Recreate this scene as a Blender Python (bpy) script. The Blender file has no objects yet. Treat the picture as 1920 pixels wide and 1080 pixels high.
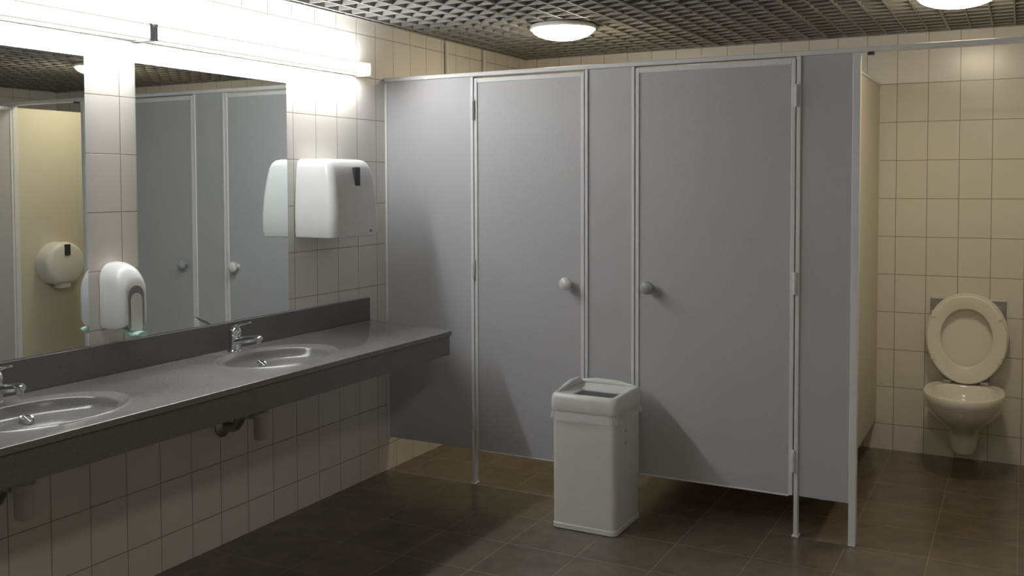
import bpy, math, random
from mathutils import Vector, Matrix
random.seed(4)
S=bpy.context.scene
S.view_settings.view_transform='Standard'
S.view_settings.look='None'
S.view_settings.exposure=0.32
S.view_settings.gamma=1.08

# ------------------------------------------------------------ materials
def mk(name):
    m=bpy.data.materials.new(name); m.use_nodes=True
    nt=m.node_tree; b=nt.nodes['Principled BSDF']
    return m,nt,b
def simple(name,col,rough=0.4,metal=0.0,noise=0.0,nscale=80,bump=0.0,spec=0.5):
    m,nt,b=mk(name)
    b.inputs['Roughness'].default_value=rough
    b.inputs['Metallic'].default_value=metal
    b.inputs['Specular IOR Level'].default_value=spec
    tc=nt.nodes.new('ShaderNodeTexCoord')
    n=nt.nodes.new('ShaderNodeTexNoise'); n.inputs['Scale'].default_value=nscale; n.inputs['Detail'].default_value=3
    nt.links.new(tc.outputs['Object'],n.inputs['Vector'])
    r=nt.nodes.new('ShaderNodeValToRGB')
    r.color_ramp.elements[0].position=0.3; r.color_ramp.elements[1].position=0.7
    r.color_ramp.elements[0].color=tuple(c*(1-noise) for c in col)+(1,)
    r.color_ramp.elements[1].color=tuple(min(1,c*(1+noise)) for c in col)+(1,)
    nt.links.new(n.outputs['Fac'],r.inputs['Fac'])
    nt.links.new(r.outputs['Color'],b.inputs['Base Color'])
    if bump>0:
        bp=nt.nodes.new('ShaderNodeBump'); bp.inputs['Strength'].default_value=bump; bp.inputs['Distance'].default_value=0.001
        nt.links.new(n.outputs['Fac'],bp.inputs['Height']); nt.links.new(bp.outputs['Normal'],b.inputs['Normal'])
    return m
def emis(name,col,strength):
    m,nt,b=mk(name)
    b.inputs['Base Color'].default_value=(*col,1)
    b.inputs['Emission Color'].default_value=(*col,1)
    b.inputs['Emission Strength'].default_value=strength
    return m
def tiles(name,axis,u0,v0,w,h,c1,c2,mortar,msize,rough,bumpd=0.0015,noise=0.0,spec=0.5):
    m,nt,b=mk(name)
    L=nt.links
    g=nt.nodes.new('ShaderNodeNewGeometry')
    s=nt.nodes.new('ShaderNodeSeparateXYZ'); L.new(g.outputs['Position'],s.inputs[0])
    c=nt.nodes.new('ShaderNodeCombineXYZ')
    a1={'y':'Y','x':'X','f':'X'}[axis]; a2={'y':'Z','x':'Z','f':'Y'}[axis]
    def off(src,v,dst):
        n=nt.nodes.new('ShaderNodeMath'); n.operation='SUBTRACT'; n.inputs[1].default_value=v
        L.new(s.outputs[src],n.inputs[0]); L.new(n.outputs[0],c.inputs[dst])
    off(a1,u0-30*w,0); off(a2,v0-30*h,1)
    br=nt.nodes.new('ShaderNodeTexBrick'); br.offset=0; br.squash=1
    br.inputs['Scale'].default_value=1; br.inputs['Brick Width'].default_value=w; br.inputs['Row Height'].default_value=h
    br.inputs['Mortar Size'].default_value=msize; br.inputs['Mortar Smooth'].default_value=0.3
    br.inputs['Color1'].default_value=(*c1,1); br.inputs['Color2'].default_value=(*c2,1); br.inputs['Mortar'].default_value=(*mortar,1)
    L.new(c.outputs[0],br.inputs['Vector'])
    col=br.outputs['Color']
    if noise>0:
        n=nt.nodes.new('ShaderNodeTexNoise'); n.inputs['Scale'].default_value=9; n.inputs['Detail'].default_value=8; n.inputs['Roughness'].default_value=0.65
        L.new(g.outputs['Position'],n.inputs['Vector'])
        mr=nt.nodes.new('ShaderNodeMapRange'); mr.inputs[1].default_value=0.3; mr.inputs[2].default_value=0.7
        mr.inputs[3].default_value=1-noise; mr.inputs[4].default_value=1+noise
        L.new(n.outputs['Fac'],mr.inputs[0])
        mx=nt.nodes.new('ShaderNodeVectorMath'); mx.operation='SCALE'
        L.new(col,mx.inputs[0]); L.new(mr.outputs[0],mx.inputs['Scale']); col=mx.outputs[0]
    L.new(col,b.inputs['Base Color'])
    inv=nt.nodes.new('ShaderNodeMath'); inv.operation='SUBTRACT'; inv.inputs[0].default_value=1
    L.new(br.outputs['Fac'],inv.inputs[1])
    bp=nt.nodes.new('ShaderNodeBump'); bp.inputs['Strength'].default_value=0.8; bp.inputs['Distance'].default_value=bumpd
    L.new(inv.outputs[0],bp.inputs['Height']); L.new(bp.outputs['Normal'],b.inputs['Normal'])
    b.inputs['Roughness'].default_value=rough; b.inputs['Specular IOR Level'].default_value=spec
    return m
def speckle(name,base,dark,light,rough):
    m,nt,b=mk(name); L=nt.links
    tc=nt.nodes.new('ShaderNodeTexCoord')
    n=nt.nodes.new('ShaderNodeTexNoise'); n.inputs['Scale'].default_value=330; n.inputs['Detail'].default_value=3
    L.new(tc.outputs['Object'],n.inputs['Vector'])
    r=nt.nodes.new('ShaderNodeValToRGB'); cr=r.color_ramp
    cr.elements[0].position=0.34; cr.elements[0].color=(*dark,1)
    cr.elements[1].position=0.68; cr.elements[1].color=(*light,1)
    e=cr.elements.new(0.45); e.color=(*base,1)
    e=cr.elements.new(0.58); e.color=(*base,1)
    L.new(n.outputs['Fac'],r.inputs['Fac']); L.new(r.outputs['Color'],b.inputs['Base Color'])
    b.inputs['Roughness'].default_value=rough
    return m

TC1=(0.77,0.742,0.682); TC2=(0.745,0.717,0.657); MO=(0.33,0.29,0.235)
TW,TH=0.1515,0.2015
M_tl=tiles('tile_left','y',-0.078,1.742,TW,TH,TC1,TC2,MO,0.0019,0.22)
M_tb=tiles('tile_back','x',2.353,1.750,TW,TH,TC1,TC2,MO,0.0019,0.22)
M_floor=tiles('floor_tile','f',0.10,0.0,0.30,0.30,(0.138,0.112,0.084),(0.118,0.096,0.072),(0.20,0.168,0.132),0.003,0.22,0.0008,0.22)
M_part=simple('grey_laminate',(0.462,0.464,0.480),0.42,0,0.10,420)
M_cream=simple('cream_laminate',(0.62,0.59,0.49),0.45,0,0.04,300)
M_trim=simple('painted_aluminium',(0.74,0.74,0.74),0.35,0.0,0.02,40)
M_gap=simple('dark_gap',(0.02,0.02,0.02),0.8)
M_white=simple('white_plastic',(0.80,0.81,0.80),0.25,0,0.02,20)
M_bin=simple('bin_plastic',(0.70,0.70,0.68),0.32,0,0.03,15)
M_ceram=simple('toilet_ceramic',(0.84,0.82,0.76),0.12,0,0.01,10)
M_seat=simple('toilet_seat_plastic',(0.84,0.81,0.73),0.25,0,0.01,10)
M_chrome=simple('chrome',(0.75,0.76,0.78),0.12,1.0,0.01,10)
M_steel=simple('brushed_steel',(0.42,0.42,0.40),0.35,0.8,0.05,50)
M_dark=simple('dark_plastic',(0.03,0.03,0.035),0.4)
M_grey=simple('grey_plastic',(0.28,0.29,0.30),0.4)
M_mint=simple('mint_plastic',(0.50,0.74,0.68),0.3)
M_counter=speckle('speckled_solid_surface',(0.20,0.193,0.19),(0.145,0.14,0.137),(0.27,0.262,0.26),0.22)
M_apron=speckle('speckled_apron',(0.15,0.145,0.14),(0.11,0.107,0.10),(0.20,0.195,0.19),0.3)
M_grid=simple('ceiling_grid_metal',(0.29,0.285,0.27),0.5,0,0.03,20)
M_void=simple('ceiling_void',(0.006,0.006,0.006),0.9)
M_plain=simple('pvc_pipe',(0.62,0.60,0.55),0.4,0,0.05,30)
M_tube=emis('fluorescent_diffuser',(0.985,0.99,1.0),30)
M_lip=emis('fluorescent_diffuser_edge',(1.0,0.99,0.97),0.45)
M_dome=emis('warm_dome_glass',(1.0,0.85,0.60),23)
M_fill_dome=emis('added_fill_dome',(1.0,0.93,0.80),19)  # glow of the out-of-view domes added as fill light
M_cap=simple('fixture_endcap',(0.35,0.35,0.36),0.4)
M_mirror,_nt,_b=mk('mirror_glass')
_b.inputs['Base Color'].default_value=(0.82,0.87,0.85,1); _b.inputs['Metallic'].default_value=1; _b.inputs['Roughness'].default_value=0.01
M_bag,_nt,_b=mk('bin_bag_film')
_b.inputs['Base Color'].default_value=(0.85,0.87,0.88,1); _b.inputs['Roughness'].default_value=0.15; _b.inputs['Alpha'].default_value=0.35

# ------------------------------------------------------------ helpers
def group(name,loc=(0,0,0)):
    e=bpy.data.objects.new(name,None); e.location=loc; e.empty_display_size=0.1
    S.collection.objects.link(e); return e
def obj(name,verts,faces,mat,parent=None,smooth=False,bevel=0,seg=2):
    me=bpy.data.meshes.new(name); me.from_pydata([tuple(v) for v in verts],[],faces); me.update()
    import bmesh
    bm=bmesh.new(); bm.from_mesh(me); bmesh.ops.recalc_face_normals(bm,faces=bm.faces); bm.to_mesh(me); bm.free()
    me.materials.append(mat)
    if smooth:
        for p in me.polygons: p.use_smooth=True
    o=bpy.data.objects.new(name,me); S.collection.objects.link(o)
    if smooth:
        try: me.set_sharp_from_angle(angle=math.radians(42))
        except Exception: pass
    if bevel>0:
        md=o.modifiers.new('bevel','BEVEL'); md.width=bevel; md.segments=seg; md.limit_method='ANGLE'
    if parent:
        o.parent=parent; o.matrix_parent_inverse=Matrix.Translation(parent.location).inverted()
    return o
def box(name,a,b,mat,parent=None,bevel=0,seg=2):
    x0,y0,z0=a; x1,y1,z1=b
    v=[(x0,y0,z0),(x1,y0,z0),(x1,y1,z0),(x0,y1,z0),(x0,y0,z1),(x1,y0,z1),(x1,y1,z1),(x0,y1,z1)]
    f=[(0,3,2,1),(4,5,6,7),(0,1,5,4),(1,2,6,5),(2,3,7,6),(3,0,4,7)]
    return obj(name,v,f,mat,parent,False,bevel,seg)
def loft(name,rings,mat,parent=None,cap0=True,cap1=True,smooth=True):
    n=len(rings[0]); v=[p for r in rings for p in r]; f=[]
    for i in range(len(rings)-1):
        for j in range(n):
            k=(j+1)%n
            f.append((i*n+j,i*n+k,(i+1)*n+k,(i+1)*n+j))
    if cap0: f.append(tuple(range(n))[::-1])
    if cap1: f.append(tuple((len(rings)-1)*n+j for j in range(n)))
    return obj(name,v,f,mat,parent,smooth)
def frame(d):
    d=Vector(d).normalized(); up=Vector((0,0,1)) if abs(d.z)<0.9 else Vector((1,0,0))
    s=d.cross(up).normalized(); t=s.cross(d).normalized(); return s,t
def tube(name,pts,rad,mat,parent=None,n=20,flat=1.0):
    pts=[Vector(p) for p in pts]; rings=[]
    if not isinstance(rad,(list,tuple)): rad=[rad]*len(pts)
    s0=None
    for i,p in enumerate(pts):
        d=(pts[min(i+1,len(pts)-1)]-pts[max(i-1,0)])
        s,t=frame(d)
        if s0 is not None and s.dot(s0)<0: s,t=-s,-t
        s0=s
        rings.append([p+s*math.cos(a)*rad[i]+t*math.sin(a)*rad[i]*flat for a in [2*math.pi*j/n for j in range(n)]])
    return loft(name,rings,mat,parent)
def lathe(name,org,axis,prof,mat,parent=None,n=40):
    org=Vector(org); d=Vector(axis).normalized(); s,t=frame(d)
    rings=[[org+d*h+s*math.cos(a)*max(r,1e-4)+t*math.sin(a)*max(r,1e-4) for a in [2*math.pi*j/n for j in range(n)]] for h,r in prof]
    return loft(name,rings,mat,parent)
def rrect(cx,cy,hx,hy,r,z,n=6):
    pts=[]
    for (sx,sy,a0) in ((1,1,0),(-1,1,90),(-1,-1,180),(1,-1,270)):
        for i in range(n+1):
            a=math.radians(a0+90*i/n)
            pts.append(Vector((cx+sx*(hx-r)+r*math.cos(a),cy+sy*(hy-r)+r*math.sin(a),z)))
    return pts

# ------------------------------------------------------------ room
YB=1.53; XR=4.5; YF=-5.6; HC=2.215; HT=2.55
box('wall_left',(-0.15,YF-0.15,0),(0,YB+0.15,HT),M_tl)
box('wall_back',(0,YB,0),(XR,YB+0.15,HT),M_tb)
box('wall_right',(XR,YF-0.15,0),(XR+0.15,YB+0.15,HT),M_tl)
box('wall_front',(0,YF-0.15,0),(XR,YF,HT),M_tb)
box('floor',(-0.15,YF-0.15,-0.1),(XR+0.15,YB+0.15,0),M_floor)
box('ceiling',(-0.15,YF-0.15,HT),(XR+0.15,YB+0.15,HT+0.1),M_void)
V=[];F=[]
def addbox(a,b):
    i=len(V); x0,y0,z0=a; x1,y1,z1=b
    V.extend([(x0,y0,z0),(x1,y0,z0),(x1,y1,z0),(x0,y1,z0),(x0,y0,z1),(x1,y0,z1),(x1,y1,z1),(x0,y1,z1)])
    F.extend([tuple(i+k for k in q) for q in [(0,3,2,1),(4,5,6,7),(0,1,5,4),(1,2,6,5),(2,3,7,6),(3,0,4,7)]])
P=0.10; t=0.006; hgt=0.042
x=0.05; k=0
while x<XR-0.01:
    tt=t*2.2 if k%6==0 else t
    addbox((x-tt/2,YF+0.005,HC-(0.002 if k%6==0 else 0)),(x+tt/2,YB-0.005,HC+hgt)); x+=P; k+=1
y=YB-0.06; k=0
while y>YF+0.01:
    tt=t*2.2 if k%6==0 else t
    addbox((0.005,y-tt/2,HC+0.0005),(XR-0.005,y+tt/2,HC+hgt-0.001)); y-=P; k+=1
obj('ceiling_grid',V,F,M_grid)
box('trim_1',(0.0005,YF+0.01,HC-0.004),(0.022,YB-0.001,HC-0.0005),M_grid)
box('trim_2',(0.022,YB-0.022,HC-0.004),(XR-0.001,YB-0.0005,HC-0.0005),M_grid)

# ------------------------------------------------------------ mirrors
for n,(a,b_) in enumerate(((-1.530,-0.733),(-2.537,-1.740))):
    box('mirror',(0.001,a,0.888),(0.007,b_,1.866),M_mirror)
# ------------------------------------------------------------ wall lights
for (a,b_) in ((-1.510,-0.234),(-2.800,-1.524)):
    g=group('fluorescent_wall_light',(0.04,(a+b_)/2,1.97))
    box('housing',(0.001,a,1.943),(0.035,b_,1.994),M_white,g,0.003)
    rings=[]
    for yy in (a+0.012,b_-0.012):
        rings.append([Vector((0.062+hx,yy,1.968+hz)) for hx,hz in [( -0.027,-0.024),(0.015,-0.024),(0.023,-0.020),(0.027,-0.012),(0.027,0.012),(0.023,0.020),(0.015,0.024),(-0.027,0.024)]])
    loft('diffuser',rings,M_tube,g,smooth=False)
    box('lip_bottom',(0.080,a+0.011,1.9395),(0.091,b_-0.011,1.9465),M_lip,g)
    box('lip_top',(0.080,a+0.011,1.9895),(0.091,b_-0.011,1.9965),M_lip,g)
    box('end_cap_1',(0.001,a,1.938),(0.093,a+0.011,1.999),M_cap,g,0.002)
    box('end_cap_2',(0.001,b_-0.011,1.938),(0.093,b_,1.999),M_cap if a<-2 else M_white,g,0.002)
# ------------------------------------------------------------ ceiling domes
for (x,y) in ((0.77,0.43),(2.55,0.40),(2.55,-2.3),(2.55,-4.7)):  # first pair hangs over the stalls; last pair is unseen, added as fill
    g=group('ceiling_dome_light',(x,y,HC))
    lathe('base_ring',(x,y,HC-0.0025),(0,0,-1),[(0,0.145),(0,0.160),(0.012,0.166),(0.020,0.162),(0.020,0.150)],M_white,g)
    R=0.155
    lathe('glass_dome',(x,y,HC-0.018),(0,0,-1),[(0,R)]+[(0.055*math.sin(a),R*math.cos(a)) for a in [math.radians(d) for d in (12,25,38,50,62,73,82,89)]],M_dome if y>0 else M_fill_dome,g)

# ------------------------------------------------------------ stall partition
PT,PB=1.935,0.168
g=group('toilet_stall_partition',(1.1,0.01,0))
def panel(nm,x0,x1,m=M_part): box(nm,(x0,0.0,PB),(x1,0.02,PT),m,g)
def strip(nm,x0,x1,z0=PB,z1=PT,d=0.007): box(nm,(x0,-d,z0),(x1,0.026,z1),M_trim,g,0.002)
strip('wall_channel',0.001,0.014)
panel('panel_1',0.014,0.492)
strip('post_1',0.492,0.507,0.0)
strip('jamb_1',1.079,1.092)
panel('panel_2',1.092,1.298)
strip('jamb_2',1.298,1.311)
strip('post_2',1.996,2.012,0.0)
panel('panel_3',2.012,2.208)
strip('post_3',2.208,2.236,0.0)
box('top_rail',(0.001,-0.012,PT),(XR-0.002,0.032,PT+0.020),M_trim,g,0.003)
box('divider_1',(1.185,0.026,PB),(1.205,YB-0.002,PT-0.005),M_cream,g)
box('divider_2',(2.095,0.026,PB-0.01),(2.115,YB-0.002,PT+0.010),M_cream,g)
box('divider_2_cap',(2.090,0.035,PT+0.010),(2.120,YB-0.002,PT+0.022),M_trim,g,0.002)
box('divider_3',(3.000,0.026,PB-0.01),(3.020,YB-0.002,PT-0.002),M_cream,g)
strip('post_4',2.872,2.890,0.0)
panel('panel_4',2.890,3.130)
strip('post_5',3.130,3.148,0.0)
panel('panel_5',3.800,XR-0.002)
strip('post_6',3.782,3.800,0.0)
for i,x in enumerate((0.4995,2.004,2.222,2.881)):
    box('foot_%d'%i,(x-0.014,-0.012,0.0),(x+0.014,0.032,0.006),M_trim,g,0.002)
box('rail_bracket',(2.262,-0.018,PT-0.012),(2.285,0.012,PT-0.001),M_dark,g,0.002)
for i,(a,b_) in enumerate(((0.500,0.520),(1.068,1.086),(1.304,1.322),(1.985,2.004))):
    box('gap_shade_%d'%i,(a,0.0262,PB),(b_,0.031,PT-0.004),M_gap,g)  # black strips behind the door gaps, standing in for their shade

def knob(x,z,m,par,ax=(0,-1,0),y=0.0):
    lathe('knob',(x,y,z),ax,[(0,0.016),(0.004,0.017),(0.006,0.010),(0.020,0.009),(0.024,0.016),(0.030,0.025),(0.038,0.029),(0.047,0.028),(0.054,0.020),(0.057,0.008),(0.0575,0.0)],m,par,28)
def door(x0,x1,hinge,kx,km):
    g=group('stall_door',((x0+x1)/2,0,0))
    w=0.016
    box('leaf',(x0+w,-0.001,PB),(x1-w,0.018,PT-0.030),M_part,g)
    box('edge_left',(x0,-0.006,PB),(x0+w,0.019,PT-0.008),M_trim,g,0.002)
    box('edge_right',(x1-w,-0.006,PB),(x1,0.019,PT-0.008),M_trim,g,0.002)
    box('edge_top',(x0+w,-0.006,PT-0.030),(x1-w,0.019,PT-0.008),M_trim,g,0.002)
    box('edge_bottom',(x0+w,-0.003,PB-0.006),(x1-w,0.019,PB),M_trim,g,0.001)
    hx=x0-0.004 if hinge=='l' else x1+0.004
    for i,z in enumerate((1.78,1.03,0.31)):
        lathe('hinge_%d'%i,(hx,-0.012,z-0.045),(0,0,1),[(0,0.006),(0.002,0.007),(0.044,0.007),(0.045,0.0055),(0.047,0.007),(0.088,0.007),(0.09,0.006)],M_trim,g,16)
    knob(kx,0.985,km,g,y=-0.001)
    return g
M_knobw=simple('knob_white',(0.76,0.74,0.70),0.3)
M_knobg=simple('knob_grey',(0.33,0.34,0.34),0.3)
door(0.512,1.074,'l',0.998,M_knobw)
door(1.316,1.991,'r',1.381,M_knobg)
g=group('stall_door',(2.895,-0.33,0))
box('leaf',(2.876,-0.640,PB),(2.894,-0.026,PT-0.030),M_part,g)
box('edge_near',(2.872,-0.656,PB),(2.897,-0.640,PT-0.008),M_trim,g,0.002)
box('edge_far',(2.872,-0.026,PB),(2.897,-0.010,PT-0.008),M_trim,g,0.002)
box('edge_top',(2.872,-0.640,PT-0.030),(2.897,-0.026,PT-0.008),M_trim,g,0.002)
knob(2.897,0.985,M_knobw,g,(1,0,0),-0.58)

# ------------------------------------------------------------ counter
CH=0.778; CX=0.555; DY0=-3.10
endw,endf=-0.165,-0.292
g=group('sink_counter',(0.28,-1.6,CH))
def cell(name,poly,c):
    cx,cy=c; A,B=0.226,0.162
    angs=[2*math.pi*i/72 for i in range(72)]
    for p in poly: angs.append(math.atan2((p[0]-cx)/B,(p[1]-cy)/A)%(2*math.pi))
    angs=sorted(set(round(a,6) for a in angs))
    def bound(a):
        d=Vector((B*math.sin(a),A*math.cos(a))); best=None
        for i in range(len(poly)):
            p=Vector(poly[i])-Vector(c); q=Vector(poly[(i+1)%len(poly)])-Vector(c); e=q-p
            den=d.x*e.y-d.y*e.x
            if abs(den)<1e-9: continue
            tt=(p.x*e.y-p.y*e.x)/den; u=(p.x*d.y-p.y*d.x)/den
            if tt>0 and -1e-5<=u<=1+1e-5 and (best is None or tt<best): best=tt
        return Vector(c)+d*best
    rings=[[Vector((*bound(a),CH)) for a in angs]]
    for s,dz in ((1.23,0.0),(1.21,0.0030),(1.175,0.0045),(1.14,0.0030),(1.10,-0.001),(1.05,-0.003),(1.02,-0.004),(1.005,-0.007),(0.99,-0.014),(0.975,-0.024),(0.95,-0.034),(0.91,-0.041),(0.84,-0.046),(0.75,-0.052),(0.66,-0.064),(0.56,-0.080),(0.45,-0.091),(0.3,-0.097),(0.1,-0.099)):
        o=0.075*max(0,1-s)
        rings.append([Vector((cx+o+B*s*math.sin(a),cy+A*s*math.cos(a),CH+dz)) for a in angs])
    loft(name,rings,M_counter,g,cap0=False,cap1=True)
    lathe('drain',(cx+0.0675,cy,CH-0.0985),(0,0,1),[(0,0.015),(0.002,0.024),(0.003,0.020),(0.001,0.012),(0.001,0.0)],M_chrome,g,24)
    oc=Vector((cx+0.075*0.2-B*0.80,cy+0.03,CH-0.046)); nn=Vector((0.5,0,1)).normalized(); oc+=nn*0.003
    lathe('overflow_ring',oc,nn,[(-0.008,0.022),(0.001,0.023),(0.004,0.021),(0.003,0.0175),(-0.004,0.0165)],M_chrome,g,28)
    lathe('overflow_hole',oc,nn,[(-0.004,0.0168),(0.0015,0.0168),(0.0015,0.0)],M_dark,g,24)
    s,tt=frame(nn)
    for d in (s,tt):
        tube('overflow_bar',[oc+nn*0.002-d*0.017,oc+nn*0.002+d*0.017],0.0016,M_steel,g,8)
sx=0.292
cell('countertop_1',[(0.0015,-1.63),(CX,-1.63),(CX,endf),(0.0015,endw)],(sx,-1.125))
cell('countertop_2',[(0.0015,DY0),(CX,DY0),(CX,-1.63),(0.0015,-1.63)],(sx,-2.13))
def prism(nm,poly,z0,z1,m,bev=0):
    n=len(poly); v=[(*p,z0) for p in poly]+[(*p,z1) for p in poly]
    f=[tuple(range(n))[::-1],tuple(range(n,2*n))]+[(i,(i+1)%n,n+(i+1)%n,n+i) for i in range(n)]
    return obj(nm,v,f,m,g,False,bev)
prism('front_nosing',[(CX-0.012,DY0),(CX+0.002,DY0),(CX+0.002,endf+0.002),(CX-0.012,endf+0.0045)],CH-0.020,CH+0.0005,M_counter,0.003)
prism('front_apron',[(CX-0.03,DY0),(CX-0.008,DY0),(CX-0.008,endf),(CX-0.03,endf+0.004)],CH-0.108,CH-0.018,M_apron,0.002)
prism('end_nosing',[(0.002,endw-0.012),(CX-0.012,endf-0.010),(CX-0.012,endf+0.0045),(0.002,endw+0.002)],CH-0.020,CH+0.0005,M_counter,0.002)
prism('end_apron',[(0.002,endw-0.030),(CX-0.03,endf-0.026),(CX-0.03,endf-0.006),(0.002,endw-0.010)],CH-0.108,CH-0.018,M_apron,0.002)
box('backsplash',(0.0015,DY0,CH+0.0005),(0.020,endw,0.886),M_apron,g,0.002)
for i,yy in enumerate((-1.63,-2.9)):
    box('bracket_%d'%i,(0.002,yy-0.015,CH-0.09),(CX-0.04,yy+0.015,CH-0.02),M_apron,g)

# ------------------------------------------------------------ faucets
for fy in (-1.125,-2.13):
    fx=0.070; z=CH+0.0008
    g=group('faucet',(fx,fy,z))
    lathe('base',(fx,fy,z),(0,0,1),[(0,0.028),(0.004,0.028),(0.008,0.025)],M_chrome,g)
    lathe('body',(fx,fy,z+0.006),(0.05,0,1),[(0,0.0245),(0.02,0.0235),(0.045,0.023),(0.058,0.024),(0.061,0.0225)],M_chrome,g)
    lathe('cartridge_cap',(fx+0.0035,fy,z+0.0675),(0.12,0,1),[(0,0.0225),(0.003,0.0245),(0.016,0.0235),(0.026,0.018),(0.031,0.009),(0.032,0.0)],M_chrome,g)
    tube('spout',[(fx+0.008,fy,z+0.040),(fx+0.040,fy,z+0.047),(fx+0.075,fy,z+0.053),(fx+0.110,fy,z+0.058),(fx+0.132,fy,z+0.060),(fx+0.138,fy,z+0.060)],[0.020,0.0185,0.0165,0.015,0.014,0.010],M_chrome,g,24,0.80)
    lathe('aerator',(fx+0.122,fy,z+0.052),(0.0,0,-1),[(0,0.0115),(0.012,0.011),(0.013,0.009)],M_chrome,g,20)
    tube('lever',[(fx-0.012,fy,z+0.093),(fx+0.012,fy,z+0.100),(fx+0.040,fy,z+0.108),(fx+0.072,fy,z+0.117),(fx+0.084,fy,z+0.119)],[0.012,0.016,0.013,0.010,0.006],M_chrome,g,20,0.45)
# ------------------------------------------------------------ bottle traps
for fy in (-1.125,-2.13):
    x=0.20
    g=group('sink_drain_trap',(x,fy,0.5))
    lathe('tail_pipe',(x,fy,0.56),(0,0,1),[(0,0.016),(0.13,0.016)],M_plain,g,20)
    lathe('cup',(x,fy,0.445),(0,0,1),[(0,0.018),(0.003,0.025),(0.012,0.028),(0.085,0.029),(0.088,0.034),(0.108,0.034),(0.112,0.028),(0.125,0.022)],M_plain,g,32)
    tube('outlet',[(x,fy,0.538),(0.14,fy,0.538),(0.105,fy,0.53),(0.088,fy,0.505),(0.075,fy,0.485),(0.055,fy,0.475),(0.002,fy,0.475)],[0.018,0.018,0.019,0.020,0.020,0.019,0.019],M_steel,g,20)
    lathe('union_nut',(0.155,fy,0.538),(-1,0,0),[(0,0.022),(0.022,0.022)],M_plain,g,12)
    lathe('wall_flange',(0.001,fy,0.475),(1,0,0),[(0,0.044),(0.006,0.043),(0.014,0.030),(0.020,0.020)],M_steel,g,32)

# ------------------------------------------------------------ paper towel dispenser
g=group('paper_towel_dispenser',(0.1,-0.53,1.37))
yc=-0.515; rings=[]
for z,hw,d,r in ((1.200,0.150,0.195,0.03),(1.204,0.160,0.210,0.035),(1.225,0.166,0.218,0.035),(1.30,0.166,0.217,0.035),(1.38,0.163,0.210,0.035),(1.45,0.158,0.199,0.035),(1.505,0.152,0.186,0.035),(1.527,0.147,0.174,0.035),(1.538,0.138,0.160,0.03),(1.543,0.124,0.140,0.03)):
    full=rrect(0.0,yc,d,hw,r,z,8)
    rings.append([Vector((max(p.x,0.0015),p.y,p.z)) for p in full])
loft('cover',rings,M_white,g)
box('level_window',(0.176,yc+0.000,1.425),(0.2045,yc+0.036,1.508),M_dark,g,0.003)
box('paper_slot',(0.06,yc-0.10,1.198),(0.16,yc+0.10,1.204),M_dark,g)
tube('lock_button',[(0.2155,yc+0.09,1.225),(0.2205,yc+0.09,1.225)],0.006,M_grey,g,16)

# ------------------------------------------------------------ soap dispenser
g=group('soap_dispenser',(0.06,-1.635,1.05))
yc=-1.640
def arch(x,w,z0,z1,n=14):
    pts=[Vector((x,yc-w*0.90,z0)),Vector((x,yc+w*0.90,z0))]
    pts+= [Vector((x,yc+w,z0+0.012))]
    zc=z1-w*1.15
    for i in range(n+1):
        a=math.pi*i/n
        pts.append(Vector((x,yc+w*math.cos(a),zc+w*1.15*math.sin(a))))
    pts.append(Vector((x,yc-w,z0+0.012)))
    return pts
rings=[arch(x,w,z0,z1) for x,w,z0,z1 in ((0.0015,0.052,0.943,1.166),(0.03,0.056,0.941,1.169),(0.06,0.058,0.942,1.166),(0.085,0.057,0.945,1.156),(0.102,0.054,0.949,1.140),(0.113,0.049,0.955,1.123),(0.120,0.042,0.963,1.108))]
loft('cover',rings,M_white,g)
rings=[arch(x,w,z0,z1) for x,w,z0,z1 in ((0.112,0.034,0.946,1.092),(0.1215,0.033,0.946,1.090))]
loft('inset',rings,M_grey,g)
rings=[arch(x,w,z0,z1) for x,w,z0,z1 in ((0.112,0.024,0.936,1.066),(0.1235,0.023,0.936,1.064))]
loft('inset_panel',rings,M_white,g)
tube('push_lever',[(0.060,yc,0.950),(0.090,yc,0.934),(0.125,yc,0.922),(0.152,yc,0.924)],[0.022,0.028,0.030,0.022],M_mint,g,20,0.4)
lathe('nozzle',(0.07,yc,0.950),(0,0,-1),[(0,0.014),(0.02,0.012),(0.028,0.008)],M_mint,g,16)

# ------------------------------------------------------------ trash bin
bx,by=1.222,-0.212
g=group('trash_bin',(bx,by,0))
loft('body',[rrect(bx,by,h,h,r,z) for z,h,r in ((0.0,0.138,0.022),(0.004,0.143,0.024),(0.022,0.143,0.024),(0.024,0.140,0.022),(0.25,0.141,0.022),(0.500,0.142,0.022))],M_bin,g)
lid=[rrect(bx,by,hx,hy,r,z) for z,hx,hy,r in ((0.496,0.140,0.140,0.02),(0.496,0.148,0.148,0.026),(0.505,0.150,0.150,0.028),(0.545,0.149,0.149,0.028),(0.558,0.146,0.146,0.028),(0.566,0.139,0.139,0.026),(0.567,0.132,0.132,0.024),(0.562,0.124,0.124,0.022),(0.550,0.096,0.076,0.015),(0.546,0.090,0.064,0.012),(0.535,0.088,0.062,0.012))]
loft('lid',lid,M_bin,g,cap0=False,cap1=False)
loft('opening',[rrect(bx,by,0.089,0.063,0.012,z) for z in (0.5005,0.540)],M_dark,g)
tube('lid_ridge',[(bx-0.132,by-0.11,0.560),(bx-0.132,by-0.03,0.570),(bx-0.132,by+0.03,0.576),(bx-0.130,by+0.10,0.576),(bx-0.125,by+0.128,0.566)],[0.006,0.012,0.015,0.014,0.007],M_bin,g,12)
tube('lid_back_ridge',[(bx-0.12,by+0.130,0.568),(bx-0.05,by+0.134,0.573),(bx+0.05,by+0.134,0.571),(bx+0.125,by+0.130,0.562)],[0.010,0.013,0.012,0.007],M_bin,g,12)
vs=[];fs=[]
base=rrect(bx,by,0.146,0.146,0.03,0,28)
N=len(base)
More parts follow.
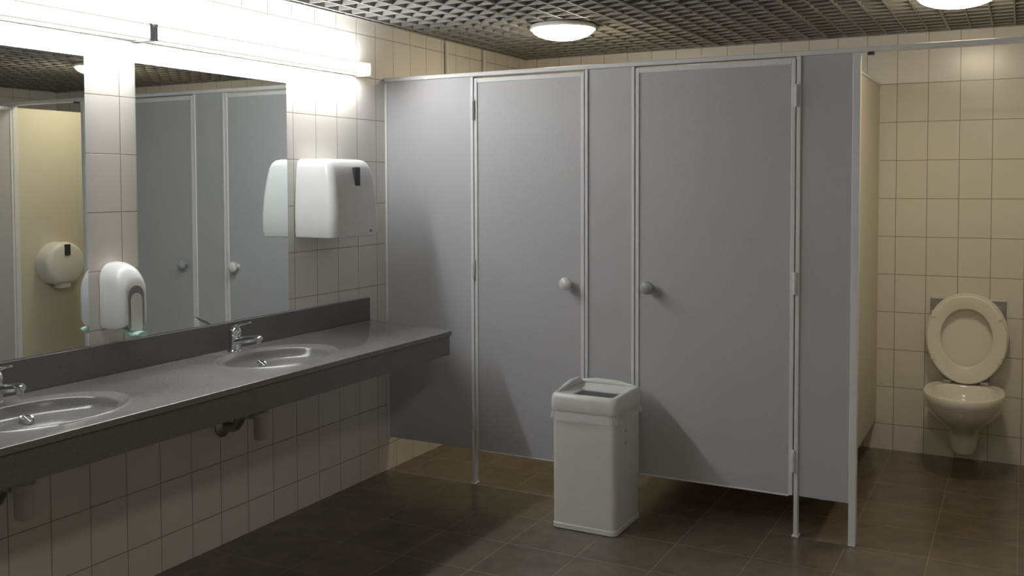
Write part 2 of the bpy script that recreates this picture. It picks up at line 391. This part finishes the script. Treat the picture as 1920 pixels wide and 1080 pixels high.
for j,z in enumerate((0.500,0.487,0.466)):
    for i,p in enumerate(base):
        w=0.0035*j*math.sin(i*0.9)+0.002*random.random()*j+0.002*j
        d=Vector((p.x-bx,p.y-by,0)).normalized()
        zz=z-(0.008*abs(math.sin(i*0.23))+0.005*math.sin(i*0.61) if j==2 else 0)
        vs.append((p.x+d.x*w,p.y+d.y*w,zz))
for j in range(2):
    for i in range(N):
        k=(i+1)%N; fs.append((j*N+i,j*N+k,(j+1)*N+k,(j+1)*N+i))
obj('bag_skirt',vs,fs,M_bag,g,True)
for i,z in enumerate((0.36,0.41)):
    box('side_slot_%d'%i,(bx+0.138,by-0.04,z),(bx+0.143,by-0.02,z+0.006),M_grey,g)

# ------------------------------------------------------------ toilet
tx=2.553
g=group('toilet',(tx,1.3,0.3))
def egg(yf,yb,hw,z,n=40,sq=0.0):
    L=(yb-yf)/2; yc_=(yb+yf)/2; pts=[]
    for i in range(n):
        a=2*math.pi*i/n
        c_,s_=math.cos(a),math.sin(a)
        e=1.0 if s_<0 else 0.72
        px=hw*math.copysign(abs(c_)**(0.92 if s_<0 else 0.70),c_)
        py=L*math.copysign(abs(s_)**e,s_)
        pts.append(Vector((tx+px,yc_+py,z)))
    return pts
outer=[(1.30,1.42,0.036,0.075),(1.275,1.445,0.052,0.085),(1.265,1.47,0.062,0.115),(1.265,1.50,0.066,0.155),(1.235,1.525,0.078,0.200),(1.14,1.527,0.112,0.245),(1.07,1.527,0.148,0.285),(1.03,1.527,0.172,0.325),(1.01,1.527,0.182,0.365),(1.005,1.527,0.185,0.392),(1.010,1.524,0.181,0.402)]
inner=[(1.045,1.44,0.145,0.402),(1.055,1.43,0.135,0.392),(1.075,1.42,0.125,0.34),(1.13,1.39,0.095,0.27),(1.20,1.35,0.06,0.22)]
loft('bowl',[egg(*o) for o in outer+inner],M_ceram,g)
lathe('waste_pipe',(tx,1.40,0.13),(0,1,0),[(0,0.045),(0.10,0.045),(0.102,0.056),(0.129,0.056)],M_ceram,g,32)
def oval(zc,hz,hw,y,n=56):
    pts=[]
    for i in range(n):
        a=2*math.pi*i/n
        c_,s_=math.cos(a),math.sin(a)
        w=hw*math.copysign(abs(c_)**0.92,c_)*(1+0.0*s_)
        if s_<-0.0: w*=1.0-0.10*(s_**2)
        z=zc+hz*s_
        pts.append(Vector((tx+w,y+(z-0.41)*0.08,z)))
    return pts
def ring_plate(nm,zc,hz,hw,hz2,hw2,zc2,y0,y1,m):
    rings=[oval(zc,hz-0.008,hw-0.008,y0),oval(zc,hz-0.002,hw-0.002,y0+0.003),oval(zc,hz,hw,y0+0.009),oval(zc,hz,hw,y1),oval(zc2,hz2,hw2,y1),oval(zc2,hz2,hw2,y0+0.009),oval(zc2,hz2+0.002,hw2+0.002,y0+0.003),oval(zc2,hz2+0.008,hw2+0.008,y0),oval(zc,hz-0.008,hw-0.008,y0)]
    loft(nm,rings,m,g,False,False)
ring_plate('seat_ring',0.632,0.224,0.188,0.146,0.120,0.640,1.424,1.446,M_seat)
loft('seat_lid',[oval(0.636,0.222,0.190,1.472),oval(0.636,0.226,0.194,1.476),oval(0.636,0.226,0.194,1.484)],M_seat,g)
for sx_ in (-1,1):
    lathe('hinge',(tx+sx_*0.085-0.02,1.458,0.412),(1,0,0),[(0,0.011),(0.002,0.013),(0.038,0.013),(0.040,0.011)],M_steel,g,18)
    for zz in (0.54,0.755):
        yy=1.424+(zz-0.41)*0.08
        box('bumper',(tx+sx_*0.154-0.010,yy-0.006,zz-0.018),(tx+sx_*0.154+0.010,yy+0.003,zz+0.018),M_seat,g,0.003)
box('flush_plate',(2.378,YB-0.014,0.64),(2.732,YB-0.001,0.832),M_steel,g,0.003)
box('flush_button_1',(2.40,YB-0.018,0.70),(2.54,YB-0.013,0.80),M_steel,g,0.002)
box('flush_button_2',(2.57,YB-0.018,0.70),(2.71,YB-0.013,0.80),M_steel,g,0.002)

# ------------------------------------------------------------ toilet paper dispenser on right divider
g=group('toilet_paper_dispenser',(2.94,0.37,0.9))
yd,zd=0.37,0.90
def disc(x,r,fl=0.0):
    pts=[]
    for i in range(48):
        a=2*math.pi*i/48
        pts.append(Vector((x,yd+r*math.cos(a),zd+max(r*math.sin(a),-r*0.86))))
    return pts
loft('cover',[disc(2.999,0.150),disc(2.92,0.152),disc(2.895,0.148),disc(2.880,0.138),disc(2.874,0.120)],M_white,g)
box('level_window',(2.869,yd-0.022,zd+0.06),(2.878,yd+0.022,zd+0.135),M_dark,g,0.003)
box('paper_outlet',(2.895,yd-0.04,zd-0.160),(2.97,yd+0.04,zd-0.127),M_white,g,0.006)

# ------------------------------------------------------------ wall pipes above the stalls
for (yy) in (0.56,0.97):
    g=group('wall_pipe',(0.02,yy,1.9))
    lathe('pipe',(0.016,yy,0.9),(0,0,1),[(0,0.011),(HC-0.91,0.011)],M_plain,g,16)
    for z in (1.2,2.0): lathe('clip',(0.016,yy,z),(0,0,1),[(0,0.0145),(0.015,0.0145)],M_plain,g,16)

# ------------------------------------------------------------ world + camera
w=bpy.data.worlds.new('world'); S.world=w; w.use_nodes=True
w.node_tree.nodes['Background'].inputs[0].default_value=(0.5,0.55,0.6,1)
w.node_tree.nodes['Background'].inputs[1].default_value=0.05
cam=bpy.data.cameras.new('camera'); co=bpy.data.objects.new('camera',cam); S.collection.objects.link(co)
cam.sensor_width=36; cam.lens=1812/1920*36; cam.shift_y=-(540-415)/1920
cam.clip_start=0.02
R=Matrix.Rotation(math.radians(27.9),4,'Z')@Matrix.Rotation(math.radians(90-2.275),4,'X')@Matrix.Rotation(-0.0032,4,'Z')
co.matrix_world=Matrix.Translation((2.80,-3.95,1.436))@R
S.camera=co
